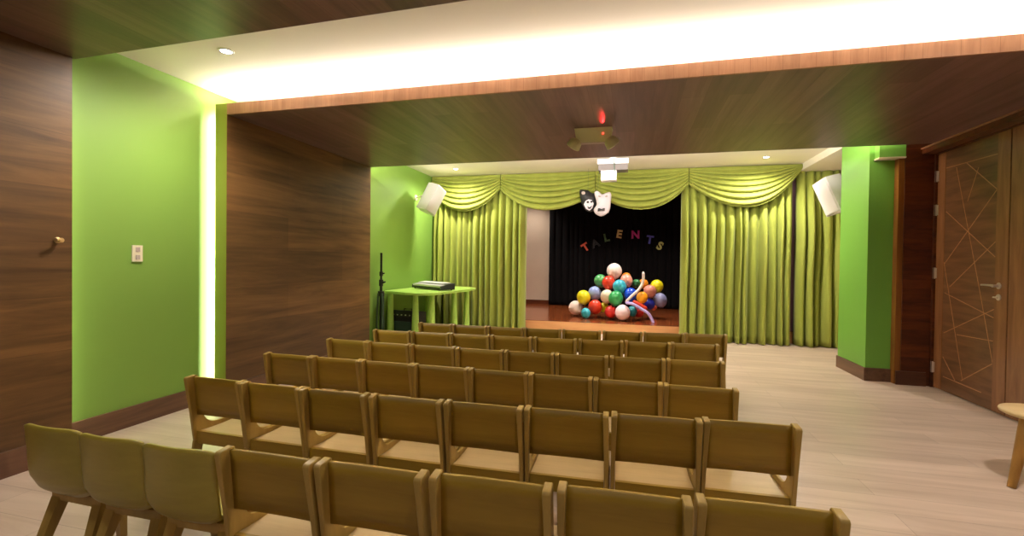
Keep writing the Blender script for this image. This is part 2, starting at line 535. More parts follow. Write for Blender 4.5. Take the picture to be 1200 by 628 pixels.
def curtain(name, x0, x1, y, z0, z1, n, amp, mat, seed, flare=0.2):
    rnd = random.Random(seed)
    ws = [rnd.uniform(0.7, 1.35) for _ in range(n)]
    tot = sum(ws)
    edges = [0]
    for w in ws:
        edges.append(edges[-1]+w/tot)
    amps = [rnd.uniform(0.65, 1.2) for _ in range(n)]
    skew = [rnd.uniform(-0.35, 0.35) for _ in range(n)]
    ph = [rnd.uniform(0, 6.28) for _ in range(n)]

    def fn(u, v):
        k = min(n-1, max(0, next((i for i in range(n) if edges[i+1] >= u), n-1)))
        t = (u-edges[k])/(edges[k+1]-edges[k])
        t2 = t + skew[k]*t*(1-t)
        a = amp*amps[k]*(0.55+0.45*min(1, v*3))*(1+flare*v)
        yy = y - a*(abs(math.sin(PI*t2))**0.55) + 0.25*a*math.sin(3*PI*v+ph[k])*math.sin(PI*t)*0.4
        xx = x0 + (x1-x0)*u + 0.010*math.sin(4*v+ph[k])*math.sin(PI*t)
        return (xx, yy, z1+(z0-z1)*v)
    o = grid_mesh(name, n*14+1, 26, fn, mat)
    return solidify(o, 0.004)


c = curtain('stage_curtain', XB+0.02, -1.775, YC, 0.012, 2.60, 15, 0.17, M['curtain'], 3)
tag(c, 'long lime green stage curtain hanging left of the stage opening, behind the green table', 'curtain', 'lime stage curtains')
c = curtain('stage_curtain', 0.735, 2.302, YC, 0.012, 2.60, 13, 0.18, M['curtain'], 5)
tag(c, 'wide lime green stage curtain hanging right of the stage opening', 'curtain', 'lime stage curtains')
c = curtain('stage_curtain', 2.365, 2.935, YC+0.03, 0.012, 2.598, 5, 0.17, M['curtain'], 9)
tag(c, 'narrow lime green curtain between the wide stage curtain and the green column', 'curtain', 'lime stage curtains')


def swag(x0, x1, d0, d1, sag, seed, y=7.74, nf=7, over=0.0):
    rnd = random.Random(seed)
    off = rnd.uniform(-0.3, 0.3)

    def fn(u, v):
        s = 1-abs(2*u-1)**2.1
        e = d0*(1-u)+d1*u
        top = 2.688
        drop = v*(e*(1-s)+sag*s)
        fold = abs(math.sin(PI*(nf*v**0.85+off*u*v)))**0.65
        a = 0.075*(0.3+0.7*s)*min(1, v*5)
        yy = y - 0.05*s*math.sin(PI*min(1, v*0.75)) - a*fold - over*(1-s)*0.5
        xx = x0+(x1-x0)*u
        return (xx, yy, top-drop-0.024*fold*s*min(1, v*5))
    o = grid_mesh('curtain_swag', 64, 90, fn, M['swag'])
    return solidify(o, 0.004)


sw = [(-3.47, -2.213, 0.30, 0.26, 0.615, 'draped lime swag nearest the left wall, beside the left white loudspeaker'),
      (-2.207, -0.603, 0.26, 0.38, 0.615, 'draped lime swag left of the two hanging masks'),
      (-0.597, 0.822, 0.38, 0.26, 0.625, 'draped lime swag right of the hanging masks, above the dark stage'),
      (0.828, 2.40, 0.26, 0.04, 0.615, 'draped lime swag at the right end of the valance, above wide curtain')]
for i, (a, b_, d0, d1, sg, lb) in enumerate(sw):
    o = swag(a, b_, d0, d1, sg, 20+i, y=7.745+0.006*(i % 2))
    tag(o, lb, 'curtain swag', 'lime swags of the stage valance')

bd = curtain('stage_backdrop', -1.93, 3.05, YB-0.02, ZST+0.004, 2.95, 34, 0.05, M['black'], 12)
tag(bd, 'black velvet backdrop curtain hanging at the rear of the stage', 'backdrop')

# ------------------------------------------------------------------ chairs
W = 0.339


def th(z):
    t = min(1, max(0, (z-0.33)/0.27))
    return 0.0145+0.0085*t


def bez(p0, p1, p2, n=6):
    return [((1-t)**2*p0[0]+2*t*(1-t)*p1[0]+t*t*p2[0], (1-t)**2*p0[1]+2*t*(1-t)*p1[1]+t*t*p2[1]) for t in [i/n for i in range(n+1)]]


def make_panel_chair():
    root = empty('plywood_chair', (0, 0, 0))
    poly = [(-0.004, 0.594), (0.002, 0.602), (0.048, 0.606), (0.056, 0.600), (0.082, 0.450)]
    poly += bez((0.085, 0.432), (0.098, 0.336), (0.185, 0.331))
    poly += [(0.34, 0.330), (0.362, 0.326), (0.372, 0.315), (0.370, 0.268), (0.326, 0.268)]
    poly += bez((0.322, 0.276), (0.318, 0.284), (0.305, 0.284), 3)
    poly += [(0.115, 0.284), (0.102, 0.268), (0.048, 0.268), (0.028, 0.41)]
    for s in (-1, 1):
        bm = B()
        prism(bm, poly, 'X', s*W/2, 0, lambda u, v: s*(W/2-th(v)))
        bmesh.ops.recalc_face_normals(bm, faces=bm.faces)
        auto_smooth(obj('side_frame', bm, M['chair_edge'], root, bevel=0.0022), 25)
    for s in (-1, 1):
        bm = B(); prism(bm, [(0.048, 0.268), (0.102, 0.268), (0.042, 0.0), (0.010, 0.0)], 'X', s*W/2, s*(W/2-0.0145))
        obj('leg', bm, M['chair_edge'], root, bevel=0.002)
        bm = B(); prism(bm, [(0.326, 0.268), (0.370, 0.268), (0.378, 0.0), (0.350, 0.0)], 'X', s*W/2, s*(W/2-0.0145))
        obj('leg', bm, M['chair_edge'], root, bevel=0.002)
    hw = W/2-0.0185
    # gently bowed back board

    def bk(u, v):
        x = (2*u-1)*(hw+0.002)
        return (x, 0.040+0.024*v+0.004*(1-(2*u-1)**2), 0.597-0.197*v)
    o = grid_mesh('backrest', 13, 6, bk, M['chair'], root)
    solidify(o, 0.012)
    bm = B()
    n = 8
    prof = [(0.076, 0.314), (0.12, 0.310), (0.20, 0.308), (0.30, 0.311), (0.352, 0.316), (0.366, 0.311), (0.366, 0.302), (0.30, 0.298), (0.12, 0.297), (0.076, 0.301)]
    prism(bm, prof, 'X', -hw-0.001, hw+0.001)
    auto_smooth(obj('seat', bm, M['seat'], root, bevel=0.0015), 30)
    bm = B(); box(bm, -hw-0.001, hw+0.001, 0.058, 0.075, 0.252, 0.315); obj('rear_rail', bm, M['chair'], root, bevel=0.0015)
    bm = B(); box(bm, -hw-0.001, hw+0.001, 0.340, 0.356, 0.262, 0.299); obj('front_rail', bm, M['chair'], root, bevel=0.0015)
    return root


def make_shell_chair():
    root = empty('shell_chair', (0, 0, 0))
    pr = [(0.0, 0.600, 0.139), (0.005, 0.55, 0.141), (0.011, 0.49, 0.142), (0.017, 0.43, 0.143), (0.022, 0.390, 0.142), (0.032, 0.356, 0.136), (0.056, 0.335, 0.124), (0.11, 0.328, 0.116), (0.17, 0.327, 0.126), (0.25, 0.331, 0.140), (0.32, 0.337, 0.140), (0.348, 0.331, 0.134), (0.358, 0.317, 0.128)]

    def fn(u, v):
        t = v*(len(pr)-1)
        i = min(len(pr)-2, int(t)); f = t-i
        y, z, w = [pr[i][k]*(1-f)+pr[i+1][k]*f for k in range(3)]
        s = 2*u-1
        bend = math.exp(-((v-0.47)/0.17)**2)
        back = max(0, 1-v/0.42)
        return (s*w, y + (0.022*s*s-0.008)*min(1, back*1.5) + 0.012*bend*abs(s)**3, z + 0.022*bend*abs(s)**4 - 0.012*back*abs(s)**6)
    o = grid_mesh('shell', 25, 49, fn, M['shell'], root)
    solidify(o, 0.010)
    bm = B()
    box(bm, -0.125, 0.125, 0.085, 0.125, 0.286, 0.321); box(bm, -0.125, 0.125, 0.285, 0.320, 0.286, 0.321)
    box(bm, -0.125, -0.095, 0.125, 0.285, 0.288, 0.319); box(bm, 0.095, 0.125, 0.125, 0.285, 0.288, 0.319)
    obj('seat_frame', bm, M['chair_edge'], root, bevel=0.003)
    for sx in (-1, 1):
        for y0, y1 in ((0.105, 0.0), (0.303, 0.335)):
            bm = B()
            a = Vector((sx*0.105, y0, 0.296)); b_ = Vector((sx*0.128, y1, 0.0))
            ht, hb = 0.021, 0.013
            q = [bm.verts.new((a.x+dx*ht, a.y+dy*ht, a.z)) for dx, dy in ((-1, -1), (1, -1), (1, 1), (-1, 1))]
            r_ = [bm.verts.new((b_.x+dx*hb, b_.y+dy*hb, b_.z)) for dx, dy in ((-1, -1), (1, -1), (1, 1), (-1, 1))]
            bm.faces.new(q); bm.faces.new(r_[::-1])
            for k in range(4):
                bm.faces.new((q[k], q[(k+1) % 4], r_[(k+1) % 4], r_[k]))
            obj('leg', bm, M['chair_edge'], root, bevel=0.003)
    return root


rows = [
 [(-1.982, 1.188, -3.0), (-1.691, 1.176, -1.8), (-1.397, 1.17, -0.6), (-1.071, 1.17, 0.8), (-0.722, 1.179, 2.2), (-0.367, 1.197, 3.7), (-0.014, 1.224, 4.5), (0.337, 1.256, 5.5)],
 [(-1.995, 1.858, -3.4), (-1.646, 1.841, -2.0), (-1.302, 1.833, -0.6), (-0.944, 1.834, 0.8), (-0.595, 1.843, 2.1), (-0.25, 1.86, 3.5), (0.098, 1.885, 4.8), (0.443, 1.918, 6.2)],
 [(-2.075, 2.468, -0.7), (-1.722, 2.463, -0.9), (-1.385, 2.458, -1.0), (-1.05, 2.451, -1.2), (-0.712, 2.444, -1.3), (-0.362, 2.435, -1.5), (-0.016, 2.426, -1.6), (0.329, 2.416, -1.8)],
 [(-2.055, 3.064, -4.4), (-1.703, 3.04, -3.0), (-1.352, 3.026, -1.7), (-1.003, 3.019, -0.4), (-0.657, 3.021, 0.9), (-0.311, 3.03, 2.2), (0.04, 3.047, 3.5), (0.386, 3.072, 4.7)],
 [(-1.978, 3.594, 0.0), (-1.628, 3.597, 0.9), (-1.283, 3.605, 1.8), (-0.935, 3.619, 2.7), (-0.582, 3.638, 3.6), (-0.228, 3.663, 4.5), (0.121, 3.693, 5.3), (0.464, 3.728, 6.2)],
 [(-1.815, 4.135, -3.0), (-1.464, 4.118, -1.5), (-1.117, 4.112, 0.0), (-0.774, 4.120, 1.8), (-0.427, 4.140, 3.8), (-0.075, 4.177, 5.8), (0.273, 4.225, 8.0), (0.62, 4.285, 9.5)],
]
rown = ['row nearest the camera', 'second row from the camera', 'third row from the camera', 'fourth row from the camera', 'fifth row from the camera', 'farthest row, nearest the stage']
ordn = ['first from the left', 'second from the left', 'third from the left', 'fourth from the left', 'fourth from the right', 'third from the right', 'second from the right', 'last on the right']
panel0, shell0 = make_panel_chair(), make_shell_chair()
used_p = used_s = False
rj = random.Random(4)
for row in rows:                                      # neighbours stand side by side without touching
    xs = [q[0] for q in row]
    for _ in range(200):
        for k in range(7):
            need = 0.2875 if (row is rows[0] and k < 2) else 0.327 if (row is rows[0] and k == 2) else W+0.004
            lack = need-(xs[k+1]-xs[k])
            if lack > 0:
                xs[k] -= lack/2; xs[k+1] += lack/2
    for k in range(8):
        row[k] = (xs[k], row[k][1], row[k][2]*0.4 if row is not rows[0] or k > 2 else row[k][2])
for r, row in enumerate(rows):
    for k, (x, y, a) in enumerate(row):
        if r == 0 and k < 3:
            o = shell0 if not used_s else copy_tree(shell0)
            used_s = True
            lb = ['round-cornered olive plywood shell chair at the far left end of the nearest row',
                  'round-cornered olive plywood shell chair between two other shell chairs in the nearest row',
                  'round-cornered olive plywood shell chair directly left of the first panel-back chair'][k]
            tag(o, lb, 'chair', 'shell chairs at the left of the nearest row')
            a += 2
        else:
            o = panel0 if not used_p else copy_tree(panel0)
            used_p = True
            pos = ordn[k]
            if r == 0 and k == 3:
                pos = 'right beside the shell chairs'
            tag(o, 'panel-back brown plywood chair, %s, %s' % (rown[r], pos), 'chair', 'panel-back chairs set out in rows')
            a += rj.uniform(-0.3, 0.3)
        o.location = (x, y, 0)
        o.rotation_euler = (0, 0, R(a))

# ------------------------------------------------------------------ birch stool at the right edge
st = empty('stool', (2.235, 3.262, 0))
tag(st, 'pale wooden stool with rounded top on the floor by the door', 'stool')
bm = B(); lathe(bm, [(0, 0.372), (0.165, 0.372), (0.180, 0.380), (0.184, 0.390), (0.180, 0.398), (0.165, 0.402), (0, 0.402)], (0, 0, 0), 48)
auto_smooth(obj('seat', bm, M['stool'], st), 50)
for ang in (207, 310, 55):
    c_, s_ = math.cos(R(ang)), math.sin(R(ang))
    bm = B(); tube(bm, [(0.125*c_, 0.125*s_, 0.373), (0.235*c_, 0.235*s_, 0.0)], [0.034, 0.019], 14)
    auto_smooth(obj('leg', bm, M['stool_leg'], st), 50)

# ------------------------------------------------------------------ green table, keyboard, amp, stand
tb = empty('activity_table', (-2.98, 6.72, 0))
tag(tb, 'lime green wavy-edged table with thick tapered legs in the left stage corner', 'table')
ctrl = [(-3.44, 6.08), (-3.28, 5.98), (-3.04, 5.84), (-2.80, 5.76), (-2.62, 5.88), (-2.56, 6.25), (-2.50, 6.65), (-2.47, 7.10), (-2.53, 7.42), (-2.78, 7.60), (-3.06, 7.62), (-3.30, 7.62), (-3.44, 7.55), (-3.46, 7.1), (-3.46, 6.6)]
loop = []
nC = len(ctrl)
for i in range(nC):
    p0, p1, p2, p3 = [Vector(ctrl[(i+j-1) % nC]) for j in range(4)]
    for t in (0, 0.25, 0.5, 0.75):
        q = 0.5*((2*p1)+(p2-p0)*t+(2*p0-5*p1+4*p2-p3)*t*t+(3*p1-p0-3*p2+p3)*t**3)
        loop.append((q.x+2.98, q.y-6.72))
bm = B(); prism(bm, loop, 'Z', 0.732, 0.762)
auto_smooth(obj('tabletop', bm, M['table'], tb, bevel=0.004), 40)
for x, y in ((-3.36, 6.10), (-2.93, 6.02), (-2.72, 6.10), (-2.64, 6.75), (-2.60, 7.20), (-3.28, 7.20)):
    bm = B(); tube(bm, [(x+2.98, y-6.72, 0.733), (x+2.98, y-6.72, 0.69), (x+2.98, y-6.72, 0.0)], [0.036, 0.038, 0.058], 20)
    auto_smooth(obj('leg', bm, M['table'], tb), 50)

kb_a, kb_b = Vector((-3.33, 6.95, 0.762)), Vector((-2.63, 6.47, 0.762))
mid = (kb_a+kb_b)/2
kb = empty('keyboard', mid, math.atan2((kb_b-kb_a).y, (kb_b-kb_a).x))
tag(kb, 'silver and black electronic keyboard lying on the green table', 'keyboard')
hl = (kb_b-kb_a).length/2
bm = B(); prism(bm, [(-0.12, 0.012), (0.12, 0.012), (0.12, 0.105), (0.02, 0.095), (-0.12, 0.060)], 'X', -hl, hl)
obj('body', bm, M['darkplastic'], kb, bevel=0.004)
bm = B(); prism(bm, [(-0.01, 0.0925), (0.12, 0.1055), (0.12, 0.112), (-0.01, 0.099)], 'X', -hl+0.01, hl*0.72); obj('control_panel', bm, M['plastic'], kb, bevel=0.002)
nk = 36
for k in range(nk):
    bm = B(); x = -hl+0.03+k*(2*hl-0.06)/nk
    box(bm, x, x+(2*hl-0.06)/nk-0.0015, -0.116, -0.015, 0.058, 0.085, Matrix.Rotation(R(5), 4, 'X'))
    obj('white_key', bm, M['plastic'], kb)
for s in (-1, 1):
    for yy in (-0.1, 0.1):
        bm = B(); lathe(bm, [(0.014, 0), (0.014, 0.0125)], (s*(hl-0.06), yy, 0), 12); obj('foot', bm, M['darkplastic'], kb)

am = empty('floor_amplifier', (-3.20, 6.33, 0), R(-8))
tag(am, 'black box amplifier on the floor under the left end of green table', 'amplifier')
bm = B(); prism(bm, [(-0.17, 0.03), (0.17, 0.03), (0.17, 0.44), (-0.10, 0.47), (-0.17, 0.40)], 'X', -0.20, 0.20); obj('cabinet', bm, M['blackleather'], am, bevel=0.008, seg=2)
bm = B(); box(bm, -0.17, 0.17, -0.178, -0.168, 0.06, 0.32); obj('grille', bm, M['greymetal'], am, bevel=0.003)
bm = B(); tube(bm, [(-0.07, 0.0, 0.462), (-0.065, 0.0, 0.485), (0.065, 0.0, 0.485), (0.07, 0.0, 0.458)], 0.009, 10); obj('handle', bm, M['darkplastic'], am)
for k in range(5):
    bm = B(); lathe(bm, [(0.012, 0), (0.010, 0.018), (0, 0.018)], (-0.14+k*0.07, -0.15, 0.405), 12, Matrix.Rotation(R(62), 3, 'X')); obj('knob', bm, M['steel'], am)
for sx in (-1, 1):
    for sy in (-1, 1):
        bm = B(); lathe(bm, [(0.018, 0), (0.018, 0.031)], (sx*0.16, sy*0.13, 0), 12); obj('foot', bm, M['darkplastic'], am)

sd = empty('speaker_stand', (-3.375, 5.86, 0))
tag(sd, 'folded dark metal speaker stand standing against the green wall by the table', 'stand')
bm = B(); tube(bm, [(0, 0, 0.06), (0, 0, 0.90)], 0.020, 16); auto_smooth(obj('lower_tube', bm, M['blackmetal'], sd))
bm = B(); tube(bm, [(0, 0, 0.89), (0, 0, 1.30)], 0.016, 16); auto_smooth(obj('upper_tube', bm, M['blackmetal'], sd))
bm = B(); tube(bm, [(0, 0, 0.84), (0, 0, 0.93)], 0.030, 16); tube(bm, [(0.02, -0.01, 0.885), (0.075, -0.02, 0.90)], 0.012, 10); auto_smooth(obj('height_clamp', bm, M['darkplastic'], sd))
bm = B(); tube(bm, [(0, 0, 0.98), (0, 0, 1.04)], 0.026, 16); tube(bm, [(0.02, -0.01, 1.01), (0.06, -0.02, 1.02)], 0.010, 10); auto_smooth(obj('collar', bm, M['darkplastic'], sd))
for ang in (200, 320, 80):
    c_, s_ = math.cos(R(ang)), math.sin(R(ang))
    bm = B(); tube(bm, [(0.04*c_, 0.04*s_, 0.74), (0.055*c_, 0.055*s_, 0.40), (0.06*c_, 0.06*s_, 0.006)], [0.013, 0.013, 0.015], 10)
    auto_smooth(obj('leg', bm, M['greymetal'], sd))
bm = B(); tube(bm, [(0, 0, 0.70), (0, 0, 0.77)], 0.045, 16); obj('leg_hub', bm, M['darkplastic'], sd)


# ------------------------------------------------------------------ loudspeakers on brackets
def loudspeaker(name, loc, rot, label, wall_dir):
    root = empty(name, loc)
    root.rotation_euler = rot
    tag(root, label, 'loudspeaker', 'white wall loudspeakers')
    prof = [(-0.145, 0.11), (-0.10, 0.12), (0.10, 0.12), (0.145, 0.11), (0.125, -0.02), (0.085, -0.12), (-0.085, -0.12), (-0.125, -0.02)]
    bm = B(); prism(bm, prof, 'Z', -0.225, 0.225)
    auto_smooth(obj('cabinet', bm, M['plastic'], root, bevel=0.012, seg=3), 40)
    n = 12
    bm = B()
    pts = [(-0.13+0.26*i/n, 0.121+0.018*math.sin(PI*i/n)) for i in range(n+1)]
    prism(bm, pts + [(0.13, 0.117), (-0.13, 0.117)], 'Z', -0.21, 0.21)
    auto_smooth(obj('grille', bm, M['plastic'], root, bevel=0.003), 40)
    return root


lsp = atY(505, 233, 6.98)
s1 = loudspeaker('wall_speaker', lsp, (R(0), R(0), R(0)), 'white loudspeaker tilted down from the left green wall beside the valance', -1)
s1.rotation_euler = Matrix.Rotation(R(-112), 3, 'Z').to_euler()
q1 = Matrix.Rotation(R(22), 3, 'Y') @ Matrix.Rotation(R(-14), 3, 'X') @ Matrix.Rotation(R(-100), 3, 'Z')
s1.rotation_euler = q1.to_euler()


def bracket(root, wall_pt, n_dir):
    """arm from the cabinet rear to a wall plate, in the speaker's own frame"""
    bpy.context.view_layer.update()
    inv = Matrix.LocRotScale(root.location, root.rotation_euler, None).inverted()
    a = Vector((0, -0.115, 0))
    w = inv @ Vector(wall_pt)
    nd = (inv.to_3x3() @ Vector(n_dir)).normalized()
    bm = B()
    tube(bm, [a, a+Vector((0, -0.06, 0)), w + nd*0.03, w + nd*0.004], 0.014, 10)
    tube(bm, [w + nd*0.001, w + nd*0.016], 0.045, 16)
    auto_smooth(obj('bracket', bm, M['cream'], root))


bracket(s1, (XB, 7.13, 2.24), (1, 0, 0))
s2 = loudspeaker('wall_speaker', Vector((2.44, 6.72, 2.09)), (0, 0, 0), 'white loudspeaker partly hidden behind the green column on the right', 1)
s2.rotation_euler = (Matrix.Rotation(R(-20), 3, 'Y') @ Matrix.Rotation(R(-8), 3, 'X') @ Matrix.Rotation(R(104), 3, 'Z')).to_euler()
bracket(s2, (XR, 6.80, 2.17), (-1, 0, 0))

# ------------------------------------------------------------------ emergency light
em = empty('emergency_light', (-0.355, 4.26, ZS))
tag(em, 'pale twin-head emergency light fixed under the dark boarded soffit', 'emergency light')
bm = B(); prism(bm, [(-0.165, -0.0005), (0.165, -0.0005), (0.15, -0.105), (0.135, -0.115), (-0.135, -0.115), (-0.15, -0.105)], 'Y', -0.07, 0.05)
for v in bm.verts:
    if v.co.y < 0:
        v.co.y += max(0, -v.co.z)*0.5
obj('housing', bm, M['lampbody'], em, bevel=0.006, seg=2)
bm = B(); box(bm, -0.12, 0.12, -0.008, 0.045, -0.1185, -0.1145); obj('lower_trim', bm, M['greyplastic'], em)
for s in (-1, 1):
    mat = Matrix.Rotation(R(-s*38), 3, 'Y') @ Matrix.Rotation(R(22), 3, 'X')
    bm = B(); lathe(bm, [(0.0, 0.030), (0.035, 0.026), (0.055, 0.005), (0.062, -0.03), (0.066, -0.045), (0.060, -0.05), (0.05, -0.044), (0, -0.04)], (s*0.150, -0.075, -0.125), 24, mat)
    h = auto_smooth(obj('lamp_head', bm, M['lampbody'], em), 50)
    bm = B(); lathe(bm, [(0, -0.0405), (0.048, -0.045), (0.046, -0.048), (0, -0.050)], (s*0.150, -0.075, -0.125), 24, mat)
    obj('lens', bm, M['plastic'], h)
bm = B(); lathe(bm, [(0.006, 0), (0.006, 0.004), (0, 0.006)], (0.085, -0.046, -0.05), 10, Matrix.Rotation(R(90), 3, 'X')); obj('indicator', bm, M['red_led'], em)

# ------------------------------------------------------------------ projector
pj = empty('projector', (-0.29, 6.85, ZV))
tag(pj, 'white ceiling projector hanging in front of the valance', 'projector')
bm = B(); lathe(bm, [(0.05, 0), (0.05, -0.012), (0.02, -0.014), (0.02, -0.03)], (0, 0, 0), 16); obj('ceiling_mount', bm, M['plastic'], pj)
bm = B(); box(bm, -0.215, 0.215, -0.10, 0.17, -0.100, -0.028); obj('upper_case', bm, M['plastic'], pj, bevel=0.008, seg=2)
bm = B(); box(bm, -0.20, 0.205, -0.085, 0.15, -0.185, -0.1005); obj('lower_case', bm, M['projgrey'], pj, bevel=0.005)
bm = B(); box(bm, -0.165, 0.05, -0.07, 0.10, -0.325, -0.186); obj('lamp_box', bm, M['plastic'], pj, bevel=0.008, seg=2)
bm = B(); box(bm, -0.160, 0.045, -0.0715, -0.0695, -0.318, -0.20); obj('lit_panel', bm, M['projglow'], pj)
bm = B(); tube(bm, [(0.02, -0.10, -0.03), (0.02, -0.104, -0.12), (0.025, -0.098, -0.2), (0.03, -0.085, -0.23)], 0.006, 8); obj('cable', bm, M['greymetal'], pj)

# ------------------------------------------------------------------ hanging masks
YM = 7.56


def mask(name, outline_px, mat, label, cut):
    pts = [atY(x, y, YM) for x, y in outline_px]
    cx = sum(p.x for p in pts)/len(pts); cz = sum(p.z for p in pts)/len(pts)
    root = empty(name, (cx, YM, cz))
    tag(root, label, 'mask', 'theatre masks on the valance')
    n = len(pts)
    sm = []
    for i in range(n):
        p0, p1, p2, p3 = [Vector((pts[(i+j-1) % n].x-cx, pts[(i+j-1) % n].z-cz)) for j in range(4)]
        for t in (0, 0.25, 0.5, 0.75):
            sm.append(0.5*((2*p1)+(p2-p0)*t+(2*p0-5*p1+4*p2-p3)*t*t+(3*p1-p0-3*p2+p3)*t**3))
    # domed shield: concentric rings
    bm = B()
    rings = []
    K = 7
    for k in range(K):
        s = 1-k/K
        rings.append([bm.verts.new((p.x*s, -0.055*(1-s*s), p.y*s)) for p in sm])
    c0 = bm.verts.new((0, -0.055, 0))
    m_ = len(sm)
    for a, b_ in zip(rings, rings[1:]):
        for i in range(m_):
            bm.faces.new((a[i], a[(i+1) % m_], b_[(i+1) % m_], b_[i]))
    for i in range(m_):
        bm.faces.new((rings[-1][i], rings[-1][(i+1) % m_], c0))
    top = max(sm, key=lambda q: q.y - abs(q.x)*0.4)
    cb_ = B(); tube(cb_, [(top.x, -0.004, top.y-0.02), (top.x*0.6, -0.002, ZV-cz)], 0.0018, 6)
    obj('hanging_cord', cb_, M['greymetal'], root)
    o = obj('face', bm, mat, root, smooth=True)
    solidify(o, 0.006)
    for nm, polypx, m2, dy in cut:
        bm = B()
        q = []
        for x, y in polypx:
            p = atY(x, y, YM)
            q.append((p.x-cx, p.z-cz))
        cxx = sum(a for a, _ in q)/len(q); czz = sum(b for _, b in q)/len(q)
        prism(bm, q, 'Y', -0.066-dy, -0.020)
        obj(nm, bm, m2, root, bevel=0.002)
    return root


def ell(cx, cy, rx, ry, n=12, rot=0):
    return [(cx+rx*math.cos(2*PI*i/n)*math.cos(rot)-ry*math.sin(2*PI*i/n)*math.sin(rot), cy+rx*math.cos(2*PI*i/n)*math.sin(rot)+ry*math.sin(2*PI*i/n)*math.cos(rot)) for i in range(n)]


mk1 = mask('theatre_mask', [(679.5, 223), (684, 222.2), (689, 223), (693, 226), (697, 227), (699, 231), (699.5, 238), (697.5, 245), (692, 248.3), (686.5, 246.5), (682.5, 240), (680, 232)],
           M['maskblack'], 'black theatre mask with white cheeks hanging left of the white mask', [
    ('brow', ell(684, 226.6, 2.2, 1.9), M['greyplastic'], -0.010),
    ('white_cheeks', [(684.5, 240), (686.5, 236), (690, 234), (694, 235), (696, 239), (694.5, 244), (691, 247), (687, 245)], M['maskwhite'], -0.004),
    ('eye', ell(689.3, 237.4, 1.5, 1.3), M['maskblack'], 0.004),
    ('eye', ell(693.6, 237.0, 1.4, 1.2), M['maskblack'], 0.004),
    ('mouth', [(688.6, 242), (691, 243.6), (694.2, 241.6), (692.2, 245.2), (690, 245.2)], M['maskblack'], 0.004)])
mk2 = mask('theatre_mask', [(697, 227), (699.5, 224.5), (703, 226), (706, 228.5), (711, 226.8), (715, 226), (716.6, 230), (715.8, 238), (714.5, 247), (709, 252.5), (703.5, 253.8), (698, 250.5), (696.4, 246), (699.5, 241), (699, 235)],
           M['maskwhite'], 'white theatre mask with a dark drooping mouth hanging under the valance', [
    ('eye', ell(703.2, 231.5, 1.6, 0.9, rot=0.3), M['greyplastic'], 0.0),
    ('eye', ell(711.2, 231.3, 1.6, 0.9, rot=-0.3), M['greyplastic'], 0.0),
    ('mouth', [(701.2, 248.6), (701.6, 245.2), (703.4, 245.2), (705.6, 246), (708, 245), (709.4, 245.2), (709.2, 247.6), (707.6, 248), (705.4, 247.4), (703, 248.2)], M['maskblack'], 0.004)])
mk2.location.y -= 0.075

# ------------------------------------------------------------------ letters on the backdrop
YT = YB-0.100
for ch, px, py, rot, c, lb in [
    ('T', 686, 289.5, 34, rgb(228, 92, 58), 'red-orange letter T pinned to the black backdrop, tilted left'),
    ('A', 697.5, 285, 22, rgb(16, 3, 12), 'dim dark maroon letter A on the black backdrop'),
    ('L', 711, 278.2, 12, rgb(72, 104, 62), 'dull green letter L on the black backdrop'),
    ('E', 726, 274.2, -10, rgb(214, 196, 132), 'cream yellow letter E on the black backdrop'),
    ('N', 744.7, 274.8, 0, rgb(206, 48, 150), 'magenta letter N on the black backdrop'),
    ('T', 761.6, 280.8, -8, rgb(84, 84, 196), 'blue letter T on the black backdrop'),
    ('S', 773.5, 288, -26, rgb(196, 196, 108), 'yellow-green letter S on the black backdrop')]:
    cu = bpy.data.curves.new('letter_shape', 'FONT')
    cu.body = ch
    cu.size = 0.245
    cu.extrude = 0.012
    cu.offset = 0.010
    cu.align_x = 'CENTER'
    tmp = bpy.data.objects.new('tmp', cu)
    COL.objects.link(tmp)
    me = bpy.data.meshes.new_from_object(tmp.evaluated_get(bpy.context.evaluated_depsgraph_get()))
    bpy.data.objects.remove(tmp)
    xs = [v.co.x for v in me.vertices]; ys = [v.co.y for v in me.vertices]
    me.transform(Matrix.Translation((-(min(xs)+max(xs))/2, -(min(ys)+max(ys))/2, 0)))
    me.transform(Matrix.Rotation(R(90), 4, 'X'))
    o = link_mesh('letter', me, plain('letter_paint', c, 0.5, 0.4, 0.03))
    me.materials.clear(); me.materials.append(bpy.data.materials[-1] if False else o.data.materials[0] if len(o.data.materials) else plain('letter_paint', c, 0.5))
    o.location = atY(px, py, YT)
    o.rotation_euler = (0, -R(rot), 0)
    tag(o, lb, 'letter', 'letters spelling a word on the backdrop')

# ------------------------------------------------------------------ balloons
bal = {'white': rgb(244, 224, 214), 'ivory': rgb(240, 226, 200), 'pinkwhite': rgb(246, 216, 222), 'green': rgb(52, 160, 88), 'lgreen': rgb(84, 164, 96), 'red': rgb(214, 60, 34), 'crimson': rgb(206, 44, 40),
       'turq': rgb(60, 176, 196), 'pink': rgb(236, 160, 140), 'orange': rgb(230, 140, 40), 'golden': rgb(240, 164, 24), 'yellow': rgb(226, 214, 24), 'dusty': rgb(206, 134, 116), 'lav': rgb(144, 160, 212),
       'grey': rgb(146, 148, 190), 'navy': rgb(22, 34, 150), 'blue': rgb(24, 74, 208), 'teal': rgb(48, 140, 150), 'dgreen': rgb(42, 108, 56), 'coral': rgb(226, 110, 80)}
BM = {k: balloon_mat(k, v) for k, v in bal.items()}
